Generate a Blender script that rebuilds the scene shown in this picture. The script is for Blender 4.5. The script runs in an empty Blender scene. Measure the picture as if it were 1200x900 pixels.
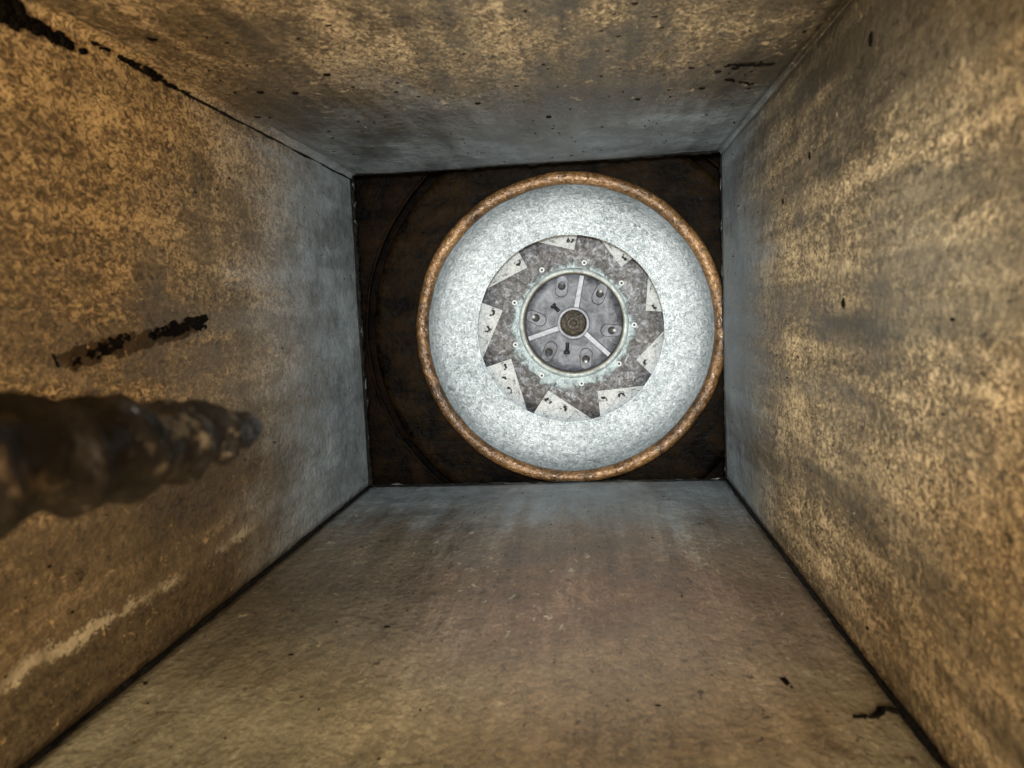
import bpy, bmesh, math, random
from mathutils import Vector, Matrix, noise as mnoise

random.seed(7)
scene = bpy.context.scene
COL = scene.collection

# ------------------------------------------------------------------ camera
DEPTH = 0.8618            # distance from the camera plane to the end of the duct
HALF_W, HALF_H = 0.200, 0.1755
cam_data = bpy.data.cameras.new("camera")
cam = bpy.data.objects.new("camera", cam_data)
COL.objects.link(cam)
right = Vector((0.99390156, 0.10173003, -0.04255216))
fwd = Vector((-0.10543818, 0.9897225, -0.09660311))
up = Vector((0.03228739, 0.1005006, 0.99441297))
m = Matrix((right, up, -fwd)).transposed().to_4x4()
m.translation = Vector((0.06064, 0.0, 0.02120))
cam.matrix_world = m
cam_data.sensor_width = 36.0
cam_data.lens = 36.0 * 916.9 / 1200.0
cam_data.clip_start = 0.01
cam_data.clip_end = 50.0
cam_data.dof.use_dof = True
cam_data.dof.focus_distance = 0.93
cam_data.dof.aperture_fstop = 13.5
scene.camera = cam

# ------------------------------------------------------------------ world (dark inside the duct)
world = bpy.data.worlds.new("World")
scene.world = world
world.use_nodes = True
world.node_tree.nodes["Background"].inputs[0].default_value = (0.9, 0.72, 0.5, 1)
world.node_tree.nodes["Background"].inputs[1].default_value = 0.003

# ------------------------------------------------------------------ lamps
def lamp(name, kind, loc, target, energy, color):
    ld = bpy.data.lights.new(name, kind)
    ld.energy = energy
    ld.color = color
    lo = bpy.data.objects.new(name, ld)
    COL.objects.link(lo)
    lo.location = loc
    lo.rotation_euler = (Vector(target) - Vector(loc)).to_track_quat('-Z', 'Y').to_euler()
    return lo

torch = lamp("torch_light", 'SPOT', (0.064, -0.03, 0.050), (0.035, 0.87, -0.005), 34.0, (0.80, 0.92, 1.0))
torch.data.spot_size = math.radians(60)
torch.data.spot_blend = 1.0
torch.data.shadow_soft_size = 0.012
soft = lamp("opening_light", 'AREA', (0.06, -0.42, -0.01), (0.0, 0.9, 0.0), 11.6, (1.0, 0.85, 0.63))
soft.data.shape = 'RECTANGLE'
soft.data.size = 0.30
soft.data.size_y = 0.26

scene.view_settings.view_transform = 'Standard'
scene.view_settings.look = 'None'
scene.view_settings.exposure = 0.0
scene.view_settings.gamma = 1.0
scene.view_settings.use_curve_mapping = False
scene.cycles.max_bounces = 4
scene.cycles.diffuse_bounces = 3
scene.cycles.glossy_bounces = 2
scene.cycles.use_adaptive_sampling = True
scene.cycles.adaptive_threshold = 0.02
scene.cycles.use_denoising = True

# ------------------------------------------------------------------ node helper
class Mat:
    def __init__(self, name):
        self.m = bpy.data.materials.new(name)
        self.m.use_nodes = True
        self.t = self.m.node_tree
        self.b = self.t.nodes["Principled BSDF"]
        tc = self.t.nodes.new("ShaderNodeTexCoord")
        self.co = tc.outputs["Object"]
        sx = self.t.nodes.new("ShaderNodeSeparateXYZ")
        self.t.links.new(self.co, sx.inputs[0])
        self.x, self.y, self.z = sx.outputs
    def put(self, sock, v):
        if isinstance(v, bpy.types.NodeSocket):
            self.t.links.new(v, sock)
        elif hasattr(sock.default_value, "__len__"):
            sock.default_value = tuple(v) + ((1,) if len(sock.default_value) == 4 and len(v) == 3 else ())
        else:
            sock.default_value = v
    def math(self, op, a, b=0.0, c=0.0, clamp=False):
        n = self.t.nodes.new("ShaderNodeMath")
        n.operation = op
        n.use_clamp = clamp
        self.put(n.inputs[0], a); self.put(n.inputs[1], b); self.put(n.inputs[2], c)
        return n.outputs[0]
    def add(self, *a):
        r = a[0]
        for q in a[1:]:
            r = self.math('ADD', r, q)
        return r
    def mul(self, a, b):
        return self.math('MULTIPLY', a, b)
    def sub(self, a, b):
        return self.math('SUBTRACT', a, b)
    def scaled(self, s, off=(0, 0, 0)):
        n = self.t.nodes.new("ShaderNodeMapping")
        self.put(n.inputs[0], self.co)
        n.inputs["Scale"].default_value = s
        n.inputs["Location"].default_value = off
        return n.outputs[0]
    def noise(self, scale, detail=4, rough=0.55, dist=0.0, vec=None):
        n = self.t.nodes.new("ShaderNodeTexNoise")
        self.put(n.inputs["Vector"], vec or self.co)
        n.inputs["Scale"].default_value = scale
        n.inputs["Detail"].default_value = detail
        n.inputs["Roughness"].default_value = rough
        n.inputs["Distortion"].default_value = dist
        return n.outputs["Fac"]
    def voronoi(self, scale, vec=None):
        n = self.t.nodes.new("ShaderNodeTexVoronoi")
        self.put(n.inputs["Vector"], vec or self.co)
        n.inputs["Scale"].default_value = scale
        return n.outputs["Distance"], n.outputs["Color"]
    def range(self, v, a, b, lo=0.0, hi=1.0, smooth=True):
        n = self.t.nodes.new("ShaderNodeMapRange")
        if smooth:
            n.interpolation_type = 'SMOOTHSTEP'
        self.put(n.inputs[0], v)
        n.inputs[1].default_value = a
        n.inputs[2].default_value = b
        n.inputs[3].default_value = lo
        n.inputs[4].default_value = hi
        return n.outputs[0]
    def ramp(self, v, stops):
        n = self.t.nodes.new("ShaderNodeValToRGB")
        self.put(n.inputs[0], v)
        e = n.color_ramp.elements
        while len(e) < len(stops):
            e.new(0.5)
        for i, (p, c) in enumerate(stops):
            e[i].position = p
            e[i].color = (*c, 1)
        return n.outputs[0]
    def mix(self, f, a, b, mode='MIX'):
        n = self.t.nodes.new("ShaderNodeMix")
        n.data_type = 'RGBA'
        n.blend_type = mode
        self.put(n.inputs[0], f)
        self.put(n.inputs[6], a)
        self.put(n.inputs[7], b)
        return n.outputs[2]
    def red(self, c):
        n = self.t.nodes.new("ShaderNodeSeparateColor")
        self.put(n.inputs[0], c)
        return n.outputs[0]
    def finish(self, color, rough=0.5, metal=0.0, bump=None, dist=0.001, strength=0.6, spec=0.5):
        self.put(self.b.inputs["Base Color"], color)
        self.put(self.b.inputs["Roughness"], rough)
        self.put(self.b.inputs["Metallic"], metal)
        self.put(self.b.inputs["Specular IOR Level"], spec)
        if bump is not None:
            n = self.t.nodes.new("ShaderNodeBump")
            n.inputs["Strength"].default_value = strength
            n.inputs["Distance"].default_value = dist
            self.put(n.inputs["Height"], bump)
            self.put(self.b.inputs["Normal"], n.outputs[0])
        return self.m

# ------------------------------------------------------------------ materials
def wall_material(name, film, crust, fleck, off, crusty=.5, clean_torchlit=(0.205, 0.228, 0.240), start=0.56, end=0.80,
                  stripe=None, groove=None, smear=(1, .08, 1), streak_amt=.6, lower_smooth=False, run=.45, near=None, tint=None, far=None):
    """Sheet steel under a grease film: a smooth film, patches of pale crust, runs along the duct, a grey far end, part cleaned steel, part painted cool torchlight.
    Object z runs from 0 (lower seam) to 0.351 (upper seam), y along the duct."""
    k = Mat(name)
    v = k.scaled((1, 1, 1), off)
    vg = k.scaled((1, .62, 1), off)
    vs = k.scaled(smear, off)
    cloud = k.noise(5.5, 3, .55, 0, v)
    vr = k.scaled((1, run, 1), off)
    blot = k.noise(24.0, 4, .62, 0, vr)
    fine = k.noise(150.0, 3, .6, 0, vs)
    midn = k.noise(88.0, 4, .66, 0, vg)
    grain = k.noise(310.0, 4, .74, 1.3, vg)
    streak = k.noise(64.0, 4, .65, 0, vs)
    streak2 = k.noise(17.0, 3, .6, 0, vs)
    g0 = k.sub(grain, .5)
    gate = k.range(k.add(k.mul(blot, .50), k.mul(cloud, .35), k.mul(streak2, .35), k.mul(streak, .12)), .74 - .25 * crusty, .98 - .25 * crusty)
    if lower_smooth:
        gate = k.mul(gate, k.range(k.add(k.z, k.mul(k.sub(blot, .5), .25), k.mul(k.sub(streak2, .5), .2)), .10, .22, .12, 1))
    broad = k.add(k.mul(k.sub(cloud, .5), .75), k.mul(k.sub(streak2, .5), streak_amt), k.mul(k.sub(streak, .5), streak_amt * .7),
                  k.mul(k.sub(blot, .5), .42), k.mul(k.sub(midn, .5), .45), k.mul(k.sub(fine, .5), streak_amt * .55))
    t_film = k.add(.5, broad, k.mul(g0, 1.15))
    t_crust = k.add(.48, k.mul(broad, .85), k.mul(g0, 3.0))
    d3 = lambda c, f: tuple(min(.9, q * f) for q in c)
    cf = k.ramp(t_film, [(.18, d3(film, .38)), (.38, d3(film, .74)), (.58, film), (.82, d3(film, 1.75))])
    cc = k.ramp(t_crust, [(.14, d3(crust, .22)), (.34, d3(crust, .62)), (.55, crust), (.80, fleck)])
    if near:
        # paler, yellower tone towards the viewer: (colour, full until y, gone at y)
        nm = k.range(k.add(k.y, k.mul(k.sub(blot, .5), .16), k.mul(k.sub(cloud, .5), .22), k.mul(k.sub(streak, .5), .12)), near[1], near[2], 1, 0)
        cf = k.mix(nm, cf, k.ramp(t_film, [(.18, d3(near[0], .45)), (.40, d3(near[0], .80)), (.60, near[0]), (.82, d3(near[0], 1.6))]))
    if tint:
        # one soft reddish stain: (colour factor, x, y, radius)
        dx = k.mul(k.sub(k.x, tint[1]), 1.0); dy = k.mul(k.sub(k.y, tint[2]), .75)
        rr = k.add(k.math('SQRT', k.add(k.mul(dx, dx), k.mul(dy, dy))), k.mul(k.sub(blot, .5), .10), k.mul(k.sub(cloud, .5), .12))
        cf = k.mix(k.range(rr, tint[3] * .3, tint[3], .8, 0), cf, k.mix(1.0, cf, tint[0], 'MULTIPLY'))
    grease = k.mix(gate, cf, cc)
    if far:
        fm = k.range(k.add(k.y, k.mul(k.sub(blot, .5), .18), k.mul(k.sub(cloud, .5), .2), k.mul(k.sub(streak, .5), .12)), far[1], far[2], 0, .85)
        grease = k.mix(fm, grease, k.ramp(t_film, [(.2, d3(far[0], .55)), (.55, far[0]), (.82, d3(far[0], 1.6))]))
    # scattered pale chips and dark pits
    chip = k.noise(150.0, 4, .72, .8, vg)
    grease = k.mix(k.mul(k.range(k.add(chip, k.mul(k.sub(blot, .5), .22)), .63, .68), .65), grease, fleck)
    grease = k.mix(k.mul(k.range(k.add(chip, k.mul(k.sub(cloud, .5), .15)), .375, .335), .75), grease, d3(film, .22))
    if stripe:
        zz = k.math('ABSOLUTE', k.sub(k.add(k.z, k.mul(k.sub(k.noise(26, 3), .5), .013)), stripe[0]))
        sm = k.range(k.add(zz, k.mul(g0, .022), k.mul(k.sub(midn, .5), .020)), stripe[1] * .4, stripe[1] * 1.5, 1, 0)
        sm = k.mul(sm, k.range(k.noise(17, 3),   .35, .52, .05, 1))
        sm = k.mul(sm, k.range(k.y, stripe[2], stripe[2] + .06, 1, 0))
        grease = k.mix(k.mul(sm, .75), grease, stripe[3])
    if groove:
        zz = k.math('ABSOLUTE', k.sub(k.add(k.z, k.mul(k.sub(k.noise(16, 3), .5), .014)), groove[0]))
        gm = k.mul(k.range(zz, groove[1] * .3, groove[1] * 1.5, 1, 0), k.range(k.noise(18, 3), .40, .55))
        gm = k.mul(gm, k.range(k.y, groove[2], groove[2] + .06, 1, 0))
        grease = k.mix(k.mul(gm, .5), grease, (.03, .02, .012))
    cn = k.add(k.mul(k.sub(blot, .5), .75), k.mul(k.sub(midn, .5), .6), k.mul(g0, .45), k.mul(k.sub(streak, .5), .35), .5)
    cl = k.ramp(cn, [(.2, d3(clean_torchlit, .50)), (.5, clean_torchlit), (.8, d3(clean_torchlit, 1.55))])  # cleaned steel grey, with the cool light at the far end painted in
    cm = k.range(k.add(k.y, k.mul(k.sub(blot, .5), .22), k.mul(k.sub(cloud, .5), .16), k.mul(g0, .10),
                       k.mul(k.sub(streak, .5), .16)), start, end)
    colr = k.mix(cm, grease, cl)
    rough = k.range(k.add(k.mul(gate, .5), k.mul(midn, .5)), .2, .8, .40, .68)
    h = k.add(k.mul(k.noise(250.0, 3, .65, 0, vg), .6), k.mul(k.noise(60.0, 3, .6, 0, vg), 1.0))
    return k.finish(colr, rough, k.mul(cm, .2), h, .0022, .7, .28)

M = {}
M['left'] = wall_material("greasy_steel_speckled", (.142, .100, .054), (.225, .139, .060), (.58, .385, .175), (1.3, .2, .7), .74,
                          start=.50, end=.79, stripe=(.042, .0028, .52, (.52, .42, .27)), lower_smooth=True, streak_amt=.7, run=.4)
M['right'] = wall_material("greasy_steel_tan", (.165, .124, .072), (.285, .198, .100), (.70, .51, .28), (5.1, 2.2, 3.7), .78,
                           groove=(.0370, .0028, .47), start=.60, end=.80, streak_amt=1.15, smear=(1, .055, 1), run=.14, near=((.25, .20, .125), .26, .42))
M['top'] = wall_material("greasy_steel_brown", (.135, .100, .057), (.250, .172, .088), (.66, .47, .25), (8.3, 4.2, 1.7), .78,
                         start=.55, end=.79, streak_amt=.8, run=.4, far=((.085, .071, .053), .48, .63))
M['bottom'] = wall_material("greasy_steel_smooth", (.165, .130, .090), (.26, .21, .135), (.50, .43, .30), (2.3, 7.2, 4.7), .10,
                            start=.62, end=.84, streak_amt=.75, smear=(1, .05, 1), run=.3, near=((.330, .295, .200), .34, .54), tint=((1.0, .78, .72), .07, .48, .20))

def simple(name, col_a, col_b, scale, rough, metal=0.0, bump_scale=None, bump=.001, strength=.6, det=5, spec=.5):
    k = Mat(name)
    n = k.noise(scale, det, .6, .6)
    c = k.ramp(n, [(.3, col_a), (.7, col_b)])
    h = k.noise(bump_scale or scale, 4, .6, .4)
    return k.finish(c, rough, metal, h, bump, strength, spec)

M['tar'] = simple("black_sealant", (.003, .0025, .002), (.012, .010, .008), 90, .6, 0, 160, .003, .9, spec=.08)
M['drip'] = simple("black_grease", (.002, .0016, .0012), (.007, .005, .003), 120, .7, 0, 200, .002, .8, spec=.04)

M['stain'] = simple("brown_stain", (.030, .018, .008), (.085, .054, .024), 60, .6, 0, 160, .001, .5, spec=.1)

def edge_material():
    k = Mat("worn_cut_edge")
    n = k.noise(70, 5, .7, .5)
    c = k.ramp(n, [(.42, (.010, .010, .010)), (.60, (.03, .031, .032)), (.74, (.20, .215, .225))])
    return k.finish(c, .45, .3, k.noise(140, 4), .003, .8)
M['edge'] = edge_material()

def rim_material():
    k = Mat("greasy_copper_brown_rim")
    a = k.noise(42, 5, .65, 1.0)
    b = k.noise(170, 4, .6, 1.0)
    g = k.noise(420, 3, .6, .4)
    big = k.noise(9, 2, .5)
    t = k.add(k.mul(a, .5), k.mul(b, .38), k.mul(g, .12), k.mul(k.sub(big, .5), .45), -.025)
    c = k.ramp(t, [(.30, (.022, .011, .005)), (.45, (.115, .060, .023)), (.58, (.29, .155, .062)), (.72, (.62, .40, .20))])
    return k.finish(c, k.range(b, .3, .7, .22, .42), .25, k.add(k.mul(a, .8), b), .0026, .8, .7)
M['rim'] = rim_material()

def galvanised():
    k = Mat("spangled_pale_metal")
    d, c = k.voronoi(300)
    s = k.red(c)
    n = k.noise(470, 4, .72, 1.2)
    b = k.noise(120, 5, .65, 1.0)
    l = k.noise(14, 3, .5, .3)
    rad = k.math('SQRT', k.add(k.mul(k.x, k.x), k.mul(k.z, k.z)))
    spin = k.t.nodes.new("ShaderNodeTexNoise"); spin.noise_dimensions = '1D'
    spin.inputs["Scale"].default_value = 420.0; spin.inputs["Detail"].default_value = 3
    k.put(spin.inputs["W"], k.add(rad, k.mul(l, .004)))
    grime = k.mul(k.range(k.add(rad, k.mul(k.sub(b, .5), .03), k.mul(k.sub(l, .5), .05)), .146, .168), -.03)
    t = k.add(k.mul(k.sub(s, .5), .18), k.mul(k.sub(n, .5), 1.05), k.mul(k.sub(b, .5), .50), k.mul(k.sub(l, .5), .35), k.mul(k.sub(spin.outputs[0], .5), .22), grime, .52)
    c = k.ramp(t, [(.18, (.13, .15, .16)), (.40, (.34, .38, .40)), (.58, (.54, .585, .61)), (.80, (.80, .84, .86))])
    # faint wavy tool marks left by spinning the cone
    return k.finish(c, k.range(n, .3, .7, .35, .50), .64, k.add(k.mul(n, .8), k.mul(s, .25), b), .0018, .7, .5)
M['galv'] = galvanised()

def back_disc():
    k = Mat("stained_violet_grey_metal")
    v = k.scaled((1, 1, 1), (3, 1, 2))
    r = k.math('SQRT', k.add(k.mul(k.x, k.x), k.mul(k.z, k.z)))
    a = k.noise(60, 6, .68, 1.4, v)
    b = k.noise(230, 4, .65, 1.0, v)
    l = k.noise(24, 3, .5, .5, v)
    t = k.add(k.mul(k.sub(a, .5), 1.25), k.mul(k.sub(b, .5), 1.1), k.mul(k.sub(l, .5), .40), .47)
    c = k.ramp(t, [(.20, (.030, .026, .025)), (.40, (.100, .093, .092)), (.57, (.190, .195, .212)), (.78, (.46, .48, .52))])
    warm = k.mix(k.range(l, .45, .62, 0, .6), c, (.55, .43, .34), 'MULTIPLY')
    # pale blue-green corrosion creeping out from the hub flange
    e = k.add(r, k.mul(k.sub(k.noise(60, 5, .65, 1.0), .5), .040), k.mul(k.sub(b, .5), .010))
    ox = k.mul(k.range(e, .0760, .0830, 1, 0), k.range(a, .25, .5, .55, 1))
    c = k.mix(k.mul(ox, .85), warm, k.ramp(b, [(.3, (.28, .36, .38)), (.7, (.62, .70, .71))]))
    return k.finish(c, .55, .15, k.add(a, k.mul(b, .6), ox), .0016, .7)
M['back'] = back_disc()
M['flange'] = simple("blue_green_corroded_flange", (.20, .235, .24), (.72, .78, .77), 95, .55, .1, 200, .0015, .8)
M['groove'] = simple("ochre_flange_edge", (.13, .11, .07), (.36, .33, .25), 60, .6, .1, 150, .001, .6)
M['cast'] = simple("dull_cast_violet_grey", (.036, .038, .046), (.215, .222, .256), 75, .5, .1, 180, .0012, .7)
M['spoke'] = simple("light_cast_spoke", (.25, .255, .285), (.45, .46, .50), 150, .5, .1, 250, .0008, .5)
M['shaft'] = simple("brown_greasy_shaft", (.012, .010, .008), (.085, .066, .040), 150, .4, .1, 260, .002, .8)
M['hole'] = simple("dark_socket", (.010, .009, .010), (.03, .027, .027), 200, .6)
M['bright'] = simple("bolt_highlight_steel", (.34, .34, .35), (.62, .62, .61), 200, .35, .35)  # pale colour paints the highlight on the bolts
M['washer'] = simple("white_washer", (.58, .61, .62), (.85, .87, .87), 300, .45, .1)

def blade_material():
    k = Mat("pale_blotched_blade")
    a = k.noise(110, 5, .68, 1.2)
    b = k.noise(330, 4, .65, 1.2)
    t = k.add(k.mul(k.sub(a, .5), 1.3), k.mul(k.sub(b, .5), 1.1), .50)
    c = k.ramp(t, [(.24, (.16, .16, .155)), (.38, (.64, .65, .64)), (.56, (.86, .87, .86)), (.75, (.95, .95, .94))])
    return k.finish(c, .5, .1, k.add(a, b), .0012, .6)
M['blade'] = blade_material()

def brown_plate(name, a_, b_, off):
    k = Mat(name)
    v = k.scaled((1, 1, 1), off)
    a = k.noise(20, 5, .65, .8, v)
    b = k.noise(110, 5, .65, .8, v)
    s = k.noise(40, 4, .6, .4, k.scaled((.15, 1, 1), off))
    t = k.add(k.mul(k.sub(a, .5), .9), k.mul(k.sub(b, .5), .6), k.mul(k.sub(s, .5), .5), .5)
    c = k.ramp(t, [(.36, a_), (.74, b_)])
    return k.finish(c, k.range(b, .3, .7, .45, .7), 0, k.add(a, k.mul(b, .6), s), .003, .8, .05)
M['plate'] = brown_plate("dark_brown_greasy_plate", (.0008, .0004, .0002), (.015, .0066, .0022), (4, 1, 2))
M['disc'] = brown_plate("brown_greasy_collar", (.0008, .0005, .0003), (.017, .0092, .0033), (1, 6, 2))

def rod_material():
    k = Mat("oily_brown_steel_rod")
    a = k.noise(55, 4, .6, .6)
    b = k.noise(190, 4, .6, .8)
    c = k.ramp(k.add(k.mul(a, .6), k.mul(b, .4)), [(.36, (.003, .002, .0013)), (.54, (.010, .0066, .004)), (.72, (.19, .13, .068))])
    return k.finish(c, k.range(b, .3, .7, .34, .50), .2, k.add(a, k.mul(b, .4)), .003, .7, .4)
M['rod'] = rod_material()

# ------------------------------------------------------------------ mesh helpers
def world_loc(o):
    p = Vector((0, 0, 0))
    while o:
        p += o.location
        o = o.parent
    return p

def build(name, verts, faces, mat, parent=None, smooth=True, label=None, loc=None, bevel=0.0):
    """One mesh object; verts in world space, stored relative to the parent (or to loc)."""
    base = world_loc(parent) if parent else Vector(loc or (0, 0, 0))
    me = bpy.data.meshes.new(name)
    me.from_pydata([tuple(Vector(v) - base) for v in verts], [], faces)
    bm = bmesh.new(); bm.from_mesh(me)
    bmesh.ops.recalc_face_normals(bm, faces=bm.faces)
    if bevel:
        bmesh.ops.bevel(bm, geom=bm.edges[:], offset=bevel, segments=2, affect='EDGES', profile=.6)
    bm.to_mesh(me); bm.free()
    me.materials.append(mat)
    if smooth:
        me.polygons.foreach_set("use_smooth", [True] * len(me.polygons))
    o = bpy.data.objects.new(name, me)
    COL.objects.link(o)
    if parent:
        o.parent = parent
    else:
        o.location = base
    if label:
        o["label"] = label
    return o

def thing(name, label, cat, loc):
    o = bpy.data.objects.new(name, None)
    o.empty_display_size = .05
    COL.objects.link(o)
    o.location = loc
    o["label"] = label
    o["category"] = cat
    return o

def fbm(p, s):
    return mnoise.fractal(Vector(p) * s, 1.0, 2.0, 4)

def lathe(profile, seg=160, center=(0, 0), wob=0.0, closed=False):
    """profile: (radius, y); revolved about the fan axis (parallel to y)."""
    vs, fs = [], []
    n = len(profile)
    for i in range(seg):
        a = 2 * math.pi * i / seg
        for r, y in profile:
            w = wob * fbm((math.cos(a) * r, y, math.sin(a) * r), 22)
            vs.append((center[0] + math.cos(a) * (r + w), y + w * .6, center[1] + math.sin(a) * (r + w)))
    for i in range(seg):
        j = (i + 1) % seg
        for q in range(n if closed else n - 1):
            q2 = (q + 1) % n
            fs.append((i * n + q, i * n + q2, j * n + q2, j * n + q))
    return vs, fs

def disc_cap(vs, fs, seg, n, q):
    fs.append(tuple(i * n + q for i in range(seg)))

def prism(poly, y0, y1, taper=1.0):
    """Polygon in (x, z) swept from y0 (back) to y1 (front)."""
    n = len(poly)
    cx = sum(p[0] for p in poly) / n; cz = sum(p[1] for p in poly) / n
    vs = [(x, y0, z) for x, z in poly] + [(cx + (x - cx) * taper, y1, cz + (z - cz) * taper) for x, z in poly]
    fs = [tuple(range(n)), tuple(range(2 * n - 1, n - 1, -1))]
    fs += [(i, (i + 1) % n, n + (i + 1) % n, n + i) for i in range(n)]
    return vs, fs

def tube(path, radii, seg=10, jitter=0.0):
    vs, fs = [], []
    n = len(path)
    for i, p in enumerate(path):
        p = Vector(p)
        t = (Vector(path[min(i + 1, n - 1)]) - Vector(path[max(i - 1, 0)])).normalized()
        a = t.cross(Vector((.31, .2, .93))).normalized(); b = t.cross(a)
        for q in range(seg):
            an = 2 * math.pi * q / seg
            r = radii[i]
            d = a * math.cos(an) + b * math.sin(an)
            r *= 1 + jitter * fbm(tuple(p + d * r * 2), 140)
            vs.append(tuple(p + d * r))
    for i in range(n - 1):
        for q in range(seg):
            q2 = (q + 1) % seg
            fs.append((i * seg + q, i * seg + q2, (i + 1) * seg + q2, (i + 1) * seg + q))
    fs.append(tuple(range(seg))); fs.append(tuple(range((n - 1) * seg, n * seg)))
    return vs, fs

# ------------------------------------------------------------------ the duct
Y0, Y1 = -0.40, DEPTH
duct = thing("exhaust_duct", "square sheet metal duct, grease stained tan and brown with grey cleaned end and painted torchlight", "duct", (0, 0, -HALF_H))

def wavy(p, amp):
    return amp * (fbm(p, 5.0) * 1.0 + fbm((p[1], p[2], p[0]), 19.0) * .32)

def panel(side, mat, label):
    nu, nv = 60, 150
    vs, fs = [], []
    thick = .0025
    for layer in (0, 1):
        for j in range(nv + 1):
            y = Y0 + (Y1 - Y0) * j / nv
            for i in range(nu + 1):
                u = -1 + 2 * i / nu
                edge = min(1.0, (1 - abs(u)) * 6)
                near_end = min(1.0, (Y1 - y) / .05 + .25)
                if side in ('left', 'right'):
                    s = -1 if side == 'left' else 1
                    z = u * (HALF_H - .0022)
                    d = wavy((s * .2, y, z), .0030) * edge * near_end
                    ye = y + (fbm((s, 0, z), 60) * .0030 if j == nv else 0)
                    vs.append((s * (HALF_W + thick * layer) + d, ye, z))
                else:
                    s = 1 if side == 'top' else -1
                    x = u * (HALF_W - .0015)
                    d = wavy((x, y, s * .2), .0030) * edge * near_end
                    # the upper lip sags a little towards its left end
                    sag = (-.0022 * math.sin(max(0, min(1, (x + .2) / .17)) * math.pi) if side == 'top' else 0) * max(0, 1 - (Y1 - y) / .10)
                    ye = y + (fbm((x, 3, s), 60) * .0030 if j == nv else 0)
                    vs.append((x, ye, s * (HALF_H + thick * layer) + d + sag))
    L = (nu + 1) * (nv + 1)
    for j in range(nv):
        for i in range(nu):
            a = j * (nu + 1) + i
            fs.append((a, a + 1, a + nu + 2, a + nu + 1))
            fs.append((L + a, L + a + nu + 1, L + a + nu + 2, L + a + 1))
    for i in range(nu):
        a = nv * (nu + 1) + i
        fs.append((a, a + 1, L + a + 1, L + a))
        fs.append((i, L + i, L + i + 1, i + 1))
    for j in range(nv):
        for i in (0, nu):
            a = j * (nu + 1) + i; b = a + nu + 1
            fs.append((a, b, L + b, L + a))
    return build("panel", vs, fs, mat, duct, True, label)

p_left = panel('left', M['left'], "speckled golden brown side panel with a black smear")
p_right = panel('right', M['right'], "tan streaked side panel opposite the black smear")
p_top = panel('top', M['top'], "upper panel dotted with black drops")
p_bot = panel('bottom', M['bottom'], "smooth brown lower panel, yellowish near the viewer")

# seams along the four corners
def seam_fillet(sx, mat, rad, label):
    """Rounded fold between a side panel and the upper panel."""
    vs, fs = [], []
    nv, ns = 120, 7
    for j in range(nv + 1):
        y = Y0 + (Y1 - .002 - Y0) * j / nv
        r = rad * (1 + .25 * fbm((sx, y, 0), 14))
        for q in range(ns):
            a = (math.pi / 2) * q / (ns - 1)
            x = sx * (HALF_W - r + r * math.sin(a) + .0004 * (q in (0, ns - 1)))
            z = HALF_H - r + r * math.cos(a)
            z += .0008 * (1 if q == ns // 2 else 0)
            vs.append((x, y, z))
    for j in range(nv):
        for q in range(ns - 1):
            a = j * ns + q
            fs.append((a, a + 1, a + ns + 1, a + ns))
    return build("seam", vs, fs, mat, duct, True, label)

seam_fillet(-1, M['left'], .0075, "rounded fold with black grease beads")
seam_fillet(1, M['top'], .0035, "rounded fold with a thin modelled highlight line")

def lower_seam(sx, label):
    path, rad = [], []
    n = 260
    for j in range(n + 1):
        y = Y0 + (Y1 - .001 - Y0) * j / n
        path.append((sx * (HALF_W - .0005) + .0012 * fbm((y, sx, 0), 20), y, -HALF_H + .0005 + .0010 * fbm((y, sx, 5), 24)))
        rad.append(max(.0007, .0018 * (1 + .75 * fbm((y, 9, sx), 16) + .45 * fbm((y, 4, sx), 60))))
    vs, fs = tube(path, rad, 8, .3)
    build("seam", vs, fs, M['tar'], duct, True, label)
lower_seam(-1, "black open seam beside the smeared panel")
lower_seam(1, "black open seam below the tan panel")

# highlight line on the upper fold, modelled as a thin brown tube
path = [(HALF_W - .0020 + .0005 * fbm((t, 0, 0), 30), t, HALF_H - .0020 + .0005 * fbm((t, 4, 0), 30)) for t in [.42 + .14 * i / 60 for i in range(61)]]
vs, fs = tube(path, [.0005 * (1 + .5 * fbm((q[1], 1, 1), 40)) * math.sin(math.pi * min(1, .08 + i / 60 * .92)) ** .5 + .0002 for i, q in enumerate(path)], 6, .2)
build("crease", vs, fs, M['stain'], duct, True)
path = [(-HALF_W + .0012 + .0006 * fbm((t, 2, 0), 22), t, HALF_H - .0062 + .0006 * fbm((t, 8, 0), 22)) for t in [.44 + (Y1 - .442) * i / 120 for i in range(121)]]
vs, fs = tube(path, [max(.0003, .0008 * (1 + .9 * fbm((q[1], 6, 2), 26))) for q in path], 6, .3)
build("seam_shade_line", vs, fs, M['tar'], duct, True)  # dark tube drawn as the shading beneath the fold's ridge

# ragged sealant and cut edge around the open end
def lip(a, b, mat, r0, seed, name, off=0.0):
    a, b = Vector(a), Vector(b)
    n = 170
    path, rad = [], []
    for i in range(n + 1):
        t = i / n
        p = a.lerp(b, t)
        q = p * 1.0
        p = p + Vector((.0011 * fbm((t * 3, seed, 0), 7), off + .0016 * fbm((t * 3, seed, 3), 9), .0011 * fbm((t * 3, seed, 7), 7)))
        path.append(p)
        g = fbm((t * 2.2, seed, 11), 13)
        rad.append(max(.0004, r0 * (1 + .8 * g)))
    vs, fs = tube(path, rad, 8, .5)
    return build(name, vs, fs, mat, duct, True)
w, h = HALF_W + .0012, HALF_H + .0012
cs = [(-w, Y1 + .002, h), (w, Y1 + .002, h), (w, Y1 + .002, -h), (-w, Y1 + .002, -h)]
for i in range(4):
    lip(cs[i], cs[(i + 1) % 4], M['tar'], (.0026, .0014, .0016, .0030)[i], i * 3.1, "edge_sealant")
ins = .0006
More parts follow.
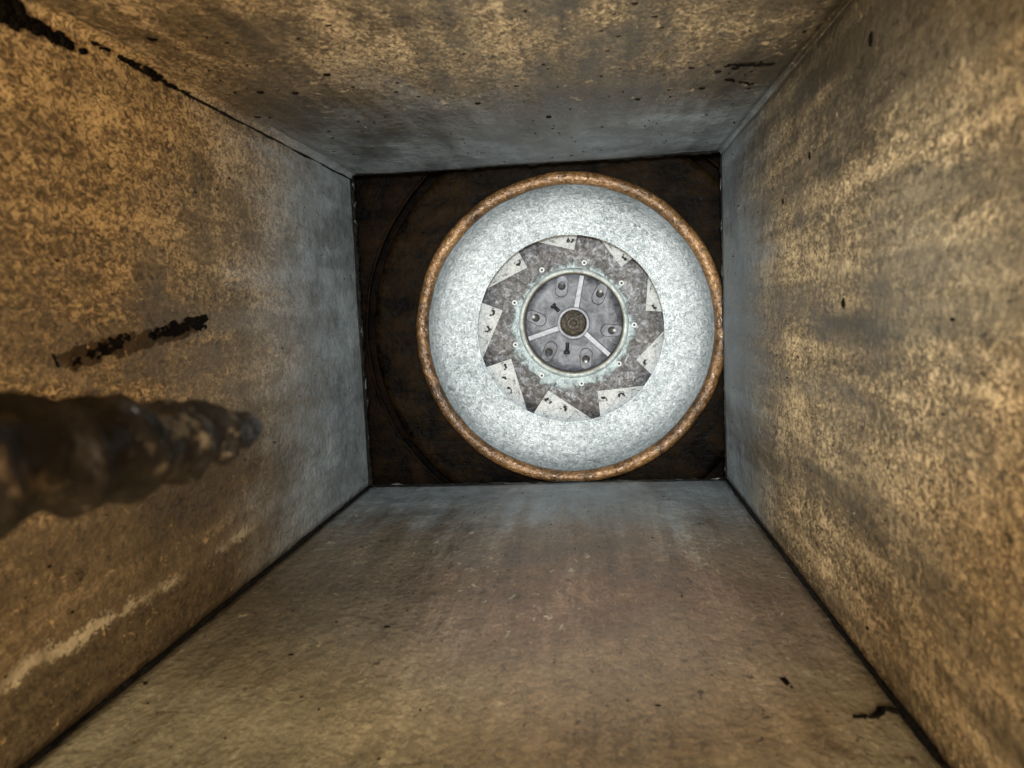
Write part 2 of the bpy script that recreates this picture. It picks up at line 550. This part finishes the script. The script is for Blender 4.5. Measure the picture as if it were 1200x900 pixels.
ce = [(-w + ins, Y1 + .001, h - ins), (w - ins, Y1 + .001, h - ins), (w - ins, Y1 + .001, -h + ins), (-w + ins, Y1 + .001, -h + ins)]
for i in range(4):
    lip(ce[i], ce[(i + 1) % 4], M['edge'], (.0010, .0009, .0012, .0019)[i], i * 5.7 + 2, "cut_edge", .003)

# black smears and drops lying on the panels
def blob(panel_obj, side, a, b, width, seed, name="grease_smear", mat=None, height=.0011, lumps=1.0):
    """Irregular flat dome from a to b (both on the panel), in panel plane coordinates."""
    a, b = Vector(a), Vector(b)
    nrm = {'left': Vector((1, 0, 0)), 'right': Vector((-1, 0, 0)), 'top': Vector((0, 0, -1)), 'bottom': Vector((0, 0, 1))}[side]
    d = b - a
    L = d.length
    d = d.normalized() if L > 1e-6 else Vector((0, 1, 0))
    s = nrm.cross(d).normalized()
    c = (a + b) / 2
    base_off = wavy(tuple({'left': (-.2, c.y, c.z), 'right': (.2, c.y, c.z), 'top': (c.x, c.y, .2), 'bottom': (c.x, c.y, -.2)}[side]), .0030)
    off = {'left': base_off, 'right': -base_off, 'top': -base_off, 'bottom': base_off}[side]
    seg = 44
    rings = 4
    vs = [tuple(c + nrm * (height + off))]
    for k in range(1, rings + 1):
        f = k / rings
        for i in range(seg):
            an = 2 * math.pi * i / seg
            ca, sa = math.cos(an), math.sin(an)
            rr = 1 + lumps * .42 * fbm((ca * 1.3 + seed, sa * 1.3, seed * .7), 1.6) + lumps * .25 * fbm((ca + seed, sa, 3), 5)
            rr = max(.35, rr)
            e = (abs(ca) ** 3 + abs(sa) ** 3) ** (-1 / 3)
            hgt = height * (1 - f ** 3) * (1 + .4 * fbm((ca * f, sa * f, seed), 4)) - (.0008 if k == rings else 0)
            vs.append(tuple(c + d * (L / 2 + width / 2) * ca * f * rr * e + s * (width / 2) * sa * f * rr * e + nrm * (hgt + off)))
    fs = [(0, 1 + i, 1 + (i + 1) % seg) for i in range(seg)]
    for k in range(1, rings):
        o1, o2 = 1 + (k - 1) * seg, 1 + k * seg
        for i in range(seg):
            j = (i + 1) % seg
            fs.append((o1 + i, o2 + i, o2 + j, o1 + j))
    return build(name, vs, fs, mat or M['drip'], panel_obj, True)

def cluster(panel_obj, side, spans, name, mat=None, height=.0009, kind=None, lumps=1.0):
    """Ragged patch: many small blobs joined into one mesh. spans: (a, b, width, count)."""
    rnd = random.Random(len(name) + int(spans[0][2] * 1e5) + int(abs(spans[0][0][1]) * 1e4))
    V, F = [], []
    for a, b, wd, cnt in spans:
        a, b = Vector(a), Vector(b)
        d = (b - a)
        side_v = {'left': Vector((0, 0, 1)), 'right': Vector((0, 0, 1)), 'top': Vector((1, 0, 0)) if abs(d.x) < abs(d.y) else Vector((0, 1, 0)),
                  'bottom': Vector((1, 0, 0)) if abs(d.x) < abs(d.y) else Vector((0, 1, 0))}[side]
        for i in range(cnt):
            t = (i + rnd.uniform(-.6, .6)) / max(1, cnt - 1)
            w_ = wd * rnd.uniform(.22, .66)
            p = a + d * t + side_v * rnd.uniform(-.5, .5) * (wd - w_ * .7)
            e = d.normalized() * rnd.uniform(.0, .8) * w_ if d.length > 0 else Vector((0, 0, 0))
            o = blob(panel_obj, side, p - e, p + e, w_, rnd.uniform(0, 90), "tmp", mat, height * rnd.uniform(.7, 1.2), lumps)
            base = len(V)
            V += [tuple(q.co + world_loc(panel_obj)) for q in o.data.vertices]
            F += [tuple(base + q for q in f.vertices) for f in o.data.polygons]
            me_ = o.data
            bpy.data.objects.remove(o); bpy.data.meshes.remove(me_)
    o = build(name, V, F, mat or M['drip'], panel_obj, True)
    if kind:
        o["kind"] = kind
    return o

X = -HALF_W
cluster(p_left, 'left', [((X, .364, .0045), (X, .500, .0200), .0125, 90)], "stain", M['stain'], .0003)
cluster(p_left, 'left', [((X, .3545, .0078), (X, .3575, .0020), .0032, 5)], "grease_smear")
cluster(p_left, 'left', [((X, .3690, .0026), (X, .3745, .0040), .0045, 5), ((X, .3815, .0055), (X, .3860, .0066), .0062, 7)], "grease_smear")
cluster(p_left, 'left', [((X, .3900, .0080), (X, .4150, .0130), .0088, 24)], "grease_smear")
cluster(p_left, 'left', [((X, .4360, .0138), (X, .4600, .0168), .0070, 18), ((X, .4600, .0170), (X, .5060, .0210), .0100, 40)], "grease_smear")
cluster(p_left, 'left', [((X, .328, .1655), (X, .352, .1655), .0140, 26), ((X, .352, .1642), (X, .388, .1640), .0085, 26)], "grease_smear", height=.0020)
cluster(p_left, 'left', [((X, .3975, .1640), (X, .4010, .1642), .0050, 4)], "grease_smear", height=.0016)
cluster(p_left, 'left', [((X + .002, .408, HALF_H - .0052), (X + .002, .418, HALF_H - .0052), .0034, 5), ((X + .002, .429, HALF_H - .0052), (X + .002, .447, HALF_H - .0052), .0042, 12),
                         ((X + .002, .456, HALF_H - .0052), (X + .002, .472, HALF_H - .0052), .0054, 12), ((X + .002, .478, HALF_H - .0055), (X + .002, .490, HALF_H - .0055), .0050, 6),
                         ((X + .002, .498, HALF_H - .0055), (X + .002, .503, HALF_H - .0055), .0028, 2)], "grease_bead", height=.0016)
B = -HALF_H
cluster(p_bot, 'bottom', [((.1750, .3600, B), (.1850, .3612, B), .0024, 9), ((.1855, .3620, B), (.1905, .3670, B), .0046, 9), ((.1905, .3680, B), (.1955, .3660, B), .0034, 7)], "grease_smear")
cluster(p_bot, 'bottom', [((.1524, .3980, B), (.1536, .3890, B), .0036, 7)], "grease_smear")
for y, z, l, wd, sd in [(.4565, .0161, .0012, .0036, 21), (.4101, .1437, .002, .0036, 22), (.5262, .1097, .001, .003, 23), (.60, .09, .001, .0025, 24)]:
    blob(p_right, 'right', (HALF_W, y, z - l), (HALF_W, y, z + l), wd, sd, "grease_drop")
for x, y, wd, sd in [(-.1716, .4181, .0050, 31), (-.159, .5289, .0044, 32), (-.1367, .5348, .0042, 33), (-.104, .505, .0044, 34), (.161, .5547, .0044, 35),
                     (.1761, .5528, .0054, 36), (.150, .560, .0038, 37), (-.02, .60, .0036, 38), (.03, .655, .0040, 39), (.10, .62, .0036, 40), (.145, .600, .0042, 41)]:
    blob(p_top, 'top', (x - .0006, y, HALF_H), (x + .0006, y, HALF_H), wd, sd, "grease_drop", lumps=.6)
T = HALF_H
cluster(p_top, 'top', [((.155, .548, T), (.184, .552, T), .0080, 14)], "grease_smear", height=.0008)
cluster(p_top, 'top', [((.160, .58, T), (.180, .60, T), .006, 9)], "grease_smear", height=.0008)
# fine spatter, too small to count
def spatter(panel_obj, side, pts, name="grease_spatter"):
    spans = [((*p[:3],), (p[0] + 1e-5, p[1], p[2]) if side in ('top', 'bottom') else (p[0], p[1] + 1e-5, p[2]), p[3], 1) for p in pts]
    return cluster(panel_obj, side, spans, name, None, .0006, "stuff", .5)
rs = random.Random(5)
spatter(p_top, 'top', [(rs.uniform(-.19, .19), rs.uniform(.42, .85), T, rs.choice((.0020, .0026, .0034, .0046))) for _ in range(120)])
spatter(p_left, 'left', [(X, rs.uniform(.30, .85), rs.uniform(-.16, .16), rs.choice((.0018, .0024, .0032))) for _ in range(46)])
spatter(p_right, 'right', [(HALF_W, rs.uniform(.30, .85), rs.uniform(-.17, .16), rs.choice((.0018, .0022, .0030))) for _ in range(46)])
spatter(p_bot, 'bottom', [(rs.uniform(-.19, .19), rs.uniform(.32, .85), B, rs.choice((.0016, .0022, .0030))) for _ in range(60)])

# ------------------------------------------------------------------ the fan housing and inlet
FX, FZ = 0.0330, -0.0068
housing = thing("fan_housing", "fan inlet with copper brown rolled rim and pale grey cone at the duct's end", "fan housing", (FX, DEPTH + .17, FZ))
C = (FX, FZ)
yb = DEPTH
# square back plate with round opening
def holed_plate(half, rin, y0, y1, seg=96):
    vs, fs = [], []
    for y in (y0, y1):
        for i in range(seg):
            a = 2 * math.pi * i / seg
            ca, sa = math.cos(a), math.sin(a)
            vs.append((FX + rin * ca, y, FZ + rin * sa))
            q = half / max(abs(ca), abs(sa))
            vs.append((FX + q * ca, y, FZ + q * sa))
    o = 2 * seg
    for i in range(seg):
        j = (i + 1) % seg
        fs += [(2 * i, 2 * i + 1, 2 * j + 1, 2 * j), (o + 2 * i, o + 2 * j, o + 2 * j + 1, o + 2 * i + 1),
               (2 * i, 2 * j, o + 2 * j, o + 2 * i), (2 * i + 1, o + 2 * i + 1, o + 2 * j + 1, 2 * j + 1)]
    return vs, fs
vs, fs = holed_plate(.36, .266, yb + .135, yb + .141)
build("mounting_plate", vs, fs, M['plate'], housing, False)
# raised collar: big disc standing in front of the plate
prof = [(.246, yb + .190), (.2458, yb + .104), (.2435, yb + .100), (.236, yb + .099), (.180, yb + .0985), (.150, yb + .1010)]
vs, fs = lathe(prof, 160, C, .0006)
build("collar", vs, fs, M['disc'], housing)
prof = [(.2655 + .0022 * math.cos(t), yb + .135 + .0022 * math.sin(t)) for t in [2 * math.pi * i / 8 for i in range(8)]]
vs, fs = lathe(prof, 160, C, .0012, True)
build("plate_highlight_lip", vs, fs, M['plate'], housing)  # ring added to draw the thin highlight along the plate's edge
# closing pan behind the plate
vs, fs = holed_plate(.36, .17, yb + .215, yb + .220)
build("pan", vs, fs, M['plate'], housing, False)
# rim
R, r = .1700, .0073
prof = [(R + r * math.cos(t), yb + .036 + r * 1.05 * math.sin(t)) for t in [2 * math.pi * i / 20 for i in range(20)]]
vs, fs = lathe(prof, 220, C, .0013, True)
rim = build("rim", vs, fs, M['rim'], housing, True, "copper brown greasy rolled rim")
# neck behind the rim down to the collar
prof = [(.1685, yb + .040), (.1680, yb + .070), (.1690, yb + .100)]
vs, fs = lathe(prof, 140, C, .0004)
build("neck", vs, fs, M['disc'], housing)
# pale inlet cone: shallow bell that turns into the throat
prof = []
P0, P1, P2, P3 = Vector((.1652, .0420)), Vector((.1592, .0640)), Vector((.1385, .0725)), Vector((.1124, .0735))
for i in range(25):
    t = i / 24
    q = P0 * (1 - t) ** 3 + P1 * 3 * t * (1 - t) ** 2 + P2 * 3 * t * t * (1 - t) + P3 * t ** 3
    prof.append((q.x, yb + q.y))
prof += [(.1108, yb + .0736), (.1105, yb + .0739), (.1108, yb + .0746), (.1130, yb + .0752), (.138, yb + .0765), (.1590, yb + .0660), (.1662, yb + .0410)]
vs, fs = lathe(prof, 200, C, .0005)
build("inlet_cone", vs, fs, M['galv'], housing, True, "pale spangled metal cone")

# ------------------------------------------------------------------ the fan wheel
YW = DEPTH + .172
wheel = thing("impeller", "fan impeller with nine pale blades and a three spoked hub inside the grey cone", "impeller", (FX, YW, FZ))
HX, HZ = .0352, -.0020
HC = (HX, HZ)
seg = 120
prof = [(.0660, YW), (.100, YW), (.150, YW), (.1505, YW + .003), (.066, YW + .003)]
vs, fs = lathe(prof, seg, HC, .0003)
build("back_disc", vs, fs, M['back'], wheel, True, "stained violet grey disc with pale blue green corrosion")
# wheel shroud behind the inlet cone closes the blades
prof = [(.1215, YW - .072), (.135, YW - .063), (.152, YW - .050), (.153, YW - .048), (.135, YW - .060), (.122, YW - .069)]
vs, fs = lathe(prof, 120, HC, 0, True)
build("shroud", vs, fs, M['galv'], wheel)

# blades: leaning plates between the back disc and the shroud
def rot2(v, a):
    return (v[0] * math.cos(a) - v[1] * math.sin(a), v[0] * math.sin(a) + v[1] * math.cos(a))
def blade_geo(width_scale=1.0):
    c0 = (0.0012, .0958)                        # inner corner at 90 degrees, relative to the axis
    d = Vector((-.973, .230)).normalized()      # runs tangentially and outwards
    o = Vector((.230, .973)).normalized()       # leans outwards
    L, lean, rise = .080, .040, .041
    t = .0017
    vs = []
    for f in (0, 1):
        for u in (0, 1):
            p = Vector(c0) + d * L * u + o * lean * f * width_scale
            for sgn in (1, -1):
                vs.append((p.x + o.x * t * sgn, -.0050 - rise * f, p.y + o.y * t * sgn))
    fs = [(0, 2, 6, 4), (1, 5, 7, 3), (0, 4, 5, 1), (2, 3, 7, 6), (4, 6, 7, 5), (0, 1, 3, 2)]
    return vs, fs, Vector(c0), d, o, lean, rise
bv, bf, c0, bd, bo, lean, rise = blade_geo()
bme = bpy.data.meshes.new("blade")
bm = bmesh.new()
vv = [bm.verts.new(v) for v in bv]
for f in bf:
    bm.faces.new([vv[i] for i in f])
bmesh.ops.recalc_face_normals(bm, faces=bm.faces)
bmesh.ops.bevel(bm, geom=bm.edges[:], offset=.0004, segments=1, affect='EDGES')
bm.to_mesh(bme); bm.free()
bme.materials.append(M['blade'])
# dark hook shaped rivet marks on the blades (small curled lumps)
def hook_mesh(seed):
    rnd = random.Random(seed)
    turn = rnd.uniform(3.6, 5.2)
    st = rnd.uniform(0, 6.28)
    path = []
    for i in range(15):
        a = st + turn * i / 14
        rr = .0038 * (1 - .25 * i / 14)
        path.append((rr * math.cos(a), 0, rr * math.sin(a)))
    e = Vector(path[-1])
    for i in range(1, 4):
        path.append(tuple(e + Vector((.0011 * i * math.cos(st + turn + 1.2), 0, .0011 * i * math.sin(st + turn + 1.2)))))
    vs, fs = tube(path, [.0014 * (1 + .6 * rnd.uniform(-1, 1)) for _ in path], 6, .3)
    me = bpy.data.meshes.new("rivet")
    me.from_pydata(vs, [], fs)
    me.materials.append(M['hole'])
    return me
BLADE_A0 = -2.0
counts = [1, 1, 1, 1, 2, 2, 3, 2, 1]
for n in range(9):
    ang = math.radians(BLADE_A0 - 40 * n)
    b = bpy.data.objects.new("blade", bme)
    COL.objects.link(b)
    b.parent = wheel
    b.location = (HX - FX, 0, HZ - FZ)
    b.rotation_euler = (0, -ang, 0)
    # rotation about +y by -ang turns (x, z) counter-clockwise by ang
    for k in range(counts[n]):
        rv = bpy.data.objects.new("rivet", hook_mesh(n * 7 + k))
        COL.objects.link(rv)
        rv.parent = b
        u = .0075 + .0155 * k
        f = .30 + .06 * ((n * 3 + k * 2) % 3)
        if k == 1 and counts[n] == 2:
            u = .030; f = .24
        q = c0 + bd * u + bo * (lean * f)
        # sit on the blade's inner face
        q -= bo * .0019
        rv.location = (q.x, -.0046 - rise * f, q.y)

# hub casting: recessed dish, flange ring, spokes, bosses, shaft
prof = [(.0001, YW + .0230), (.030, YW + .0230), (.055, YW + .0225), (.0632, YW + .0210), (.0650, YW + .0170), (.0655, YW - .001)]
vs, fs = lathe(prof, 100, HC, .0004)
disc_cap(vs, fs, 100, len(prof), 0)
dish = build("hub_dish", vs, fs, M['cast'], wheel, True, "recessed violet grey casting")
prof = [(.0652, YW + .002), (.0654, YW - .0050), (.0666, YW - .0064), (.0692, YW - .0062), (.0712, YW - .0040), (.0724, YW + .0008)]
vs, fs = lathe(prof, 120, HC, .0007)
flange = build("hub_flange", vs, fs, M['flange'], wheel, True, "pale blue green corroded ring")
prof = [(.0646, YW + .003), (.0648, YW - .0062), (.0656, YW - .0070), (.0664, YW - .0066)]
vs, fs = lathe(prof, 120, HC, .0004)
build("flange_lip", vs, fs, M['groove'], flange)
# spokes
for deg in (78, -44, 197):
    a = math.radians(deg)
    ca, sa = math.cos(a), math.sin(a)
    ws, we = .0038, .0034
    poly = [(HX + ca * .018 - sa * ws, HZ + sa * .018 + ca * ws), (HX + ca * .0655 - sa * we, HZ + sa * .0655 + ca * we),
            (HX + ca * .0655 + sa * we, HZ + sa * .0655 - ca * we), (HX + ca * .018 + sa * ws, HZ + sa * .018 - ca * ws)]
    vs, fs = prism(poly, YW + .0228, YW + .0035, .90)
    build("spoke", vs, fs, M['spoke'], wheel, False, bevel=.0007)
prof = [(.0218, YW + .0230), (.0210, YW - .0035), (.0200, YW - .0050), (.0180, YW - .0050), (.0171, YW - .0035), (.0170, YW + .0120)]
vs, fs = lathe(prof, 64, HC, .0004)
hub = build("hub", vs, fs, M['spoke'], wheel, True)
prof = [(.0001, YW + .0045), (.0030, YW + .0040), (.0042, YW + .0022), (.0080, YW + .0026), (.0105, YW + .0050), (.0150, YW + .0046), (.0168, YW + .0070), (.0168, YW + .07)]
vs, fs = lathe(prof, 56, HC, .0016)
disc_cap(vs, fs, 56, len(prof), 0)
build("shaft", vs, fs, M['shaft'], wheel, True, "brown greasy shaft end")
# oblong bosses with bolts; the pale domes stand for their highlights
for i, deg in enumerate((107, 45.5, -14, -73, -133, 171)):
    a = math.radians(deg)
    ca, sa = math.cos(a), math.sin(a)
    lean_a = a + math.radians((-25, 20, 12, -20, 15, -18)[i])
    la, lb = math.cos(lean_a), math.sin(lean_a)
    cx, cz = HX + ca * .0500, HZ + sa * .0500
    poly = []
    rr = .0088
    for q in range(13):
        t = lean_a + math.pi / 2 + math.pi * q / 12
        poly.append((cx - la * .005 + rr * math.cos(t), cz - lb * .005 + rr * math.sin(t)))
    for q in range(13):
        t = lean_a - math.pi / 2 + math.pi * q / 12
        poly.append((cx + la * .008 + rr * .93 * math.cos(t), cz + lb * .008 + rr * .93 * math.sin(t)))
    vs, fs = prism(poly, YW + .0229, YW + .0195, .93)
    boss = build("boss", vs, fs, M['cast'], wheel, False, bevel=.0006)
    ox, oz = cx + la * .0015, cz + lb * .0015
    prof = [(.0054, YW + .0197), (.0050, YW + .0189), (.0044, YW + .0190), (.0040, YW + .0193), (.0001, YW + .0193)]
    vs, fs = lathe(prof, 28, (ox, oz))
    disc_cap(vs, fs, 28, len(prof), len(prof) - 1)
    build("bolt_socket", vs, fs, M['hole'], boss)
    bx, bz = cx + la * .0052, cz + lb * .0052
    prof = [(.0031 * math.cos(t), YW + .0199 - .0018 * math.sin(t)) for t in [math.pi / 2 * q / 6 for q in range(6)]] + [(.0002, YW + .0181)]
    vs, fs = lathe(prof, 28, (bx, bz), .0003)
    build("bolt", vs, fs, M['cast'] if i in (0, 4) else M['bright'], boss)
# washers around the flange
for i, (dx, dz) in enumerate([(-35, 64), (15, 70), (57.5, 44.5), (71, -5), (52, -50), (7, -72), (-40, -61), (-70, -23), (-69, 27)]):
    sx_, sz_ = HX + dx * .00111, HZ + dz * .00111
    prof = [(.0036, YW + .001), (.0035, YW - .0014), (.0029, YW - .0020), (.0018, YW - .0018), (.0014, YW - .0010), (.0013, YW + .0010)]
    vs, fs = lathe(prof, 24, (sx_, sz_), .0002)
    scr = build("washer", vs, fs, M['washer'], wheel)
    vs, fs = lathe([(.0013, YW - .0006), (.0001, YW - .0008)], 16, (sx_, sz_))
    build("screw", vs, fs, M['hole'], scr)
# two dark set screws in the hub
for (x0, z0), (x1, z1) in [((-24.5, 22.5), (-17, 14.5)), ((-9.5, -36.5), (-8.0, -23))]:
    a = Vector((HX + x0 * .00112, YW + .010, HZ + z0 * .00112)); b = Vector((HX + x1 * .00112, YW + .010, HZ + z1 * .00112))
    path = [a.lerp(b, t) for t in (0, .02, .25, .28, .30, .95, 1)]
    vs, fs = tube(path, [.0030, .0042, .0042, .0036, .0024, .0024, .0022], 12)
    build("set_screw", vs, fs, M['hole'], wheel)

# ------------------------------------------------------------------ twisted rod poking in from the near left

rb = Vector((-.0602, .2690, -.0178))
ra = Vector((-.0571, .1414, -.0059))
ax = (rb - ra)
ra = ra - ax * 1.5
ax = rb - ra
Lr = ax.length
t_ = ax.normalized()
a_ = t_.cross(Vector((0, 0, 1))).normalized(); b_ = a_.cross(t_)
vs, fs = [], []
n, seg = 260, 40
for i in range(n + 1):
    s = i / n
    p = ra + ax * s
    back = (1 - s) * Lr
    tip = 1.0 if back > .026 else math.sqrt(max(.0, 1 - ((.026 - back) / .0262) ** 2))
    core = (.0050 + .0064 * min(1, back / .085)) * tip
    for q in range(seg):
        an = 2 * math.pi * q / seg
        ph = (an / (2 * math.pi) - back / .0255 + .25 * fbm((math.cos(an) * .02, back, math.sin(an) * .02), 35)) % 1.0
        ridge = math.exp(-((ph - .5) / .17) ** 2)
        amp = (.34 + .22 * fbm((back, 2, 5), 30)) * min(1, back / .03)
        rr = core * (.95 + amp * ridge + .17 * fbm((math.cos(an) * .02, back, math.sin(an) * .02), 75))
        vs.append(tuple(p + a_ * rr * math.cos(an) + b_ * rr * math.sin(an)))
for i in range(n):
    for q in range(seg):
        q2 = (q + 1) % seg
        fs.append((i * seg + q, i * seg + q2, (i + 1) * seg + q2, (i + 1) * seg + q))
fs.append(tuple(range(seg))); fs.append(tuple(range(n * seg, (n + 1) * seg)))
rod = build("twisted_rod", vs, fs, M['rod'], None, True, "blurred dark brown twisted metal rod poking in from the left edge", tuple(ra))
rod["category"] = "rod"
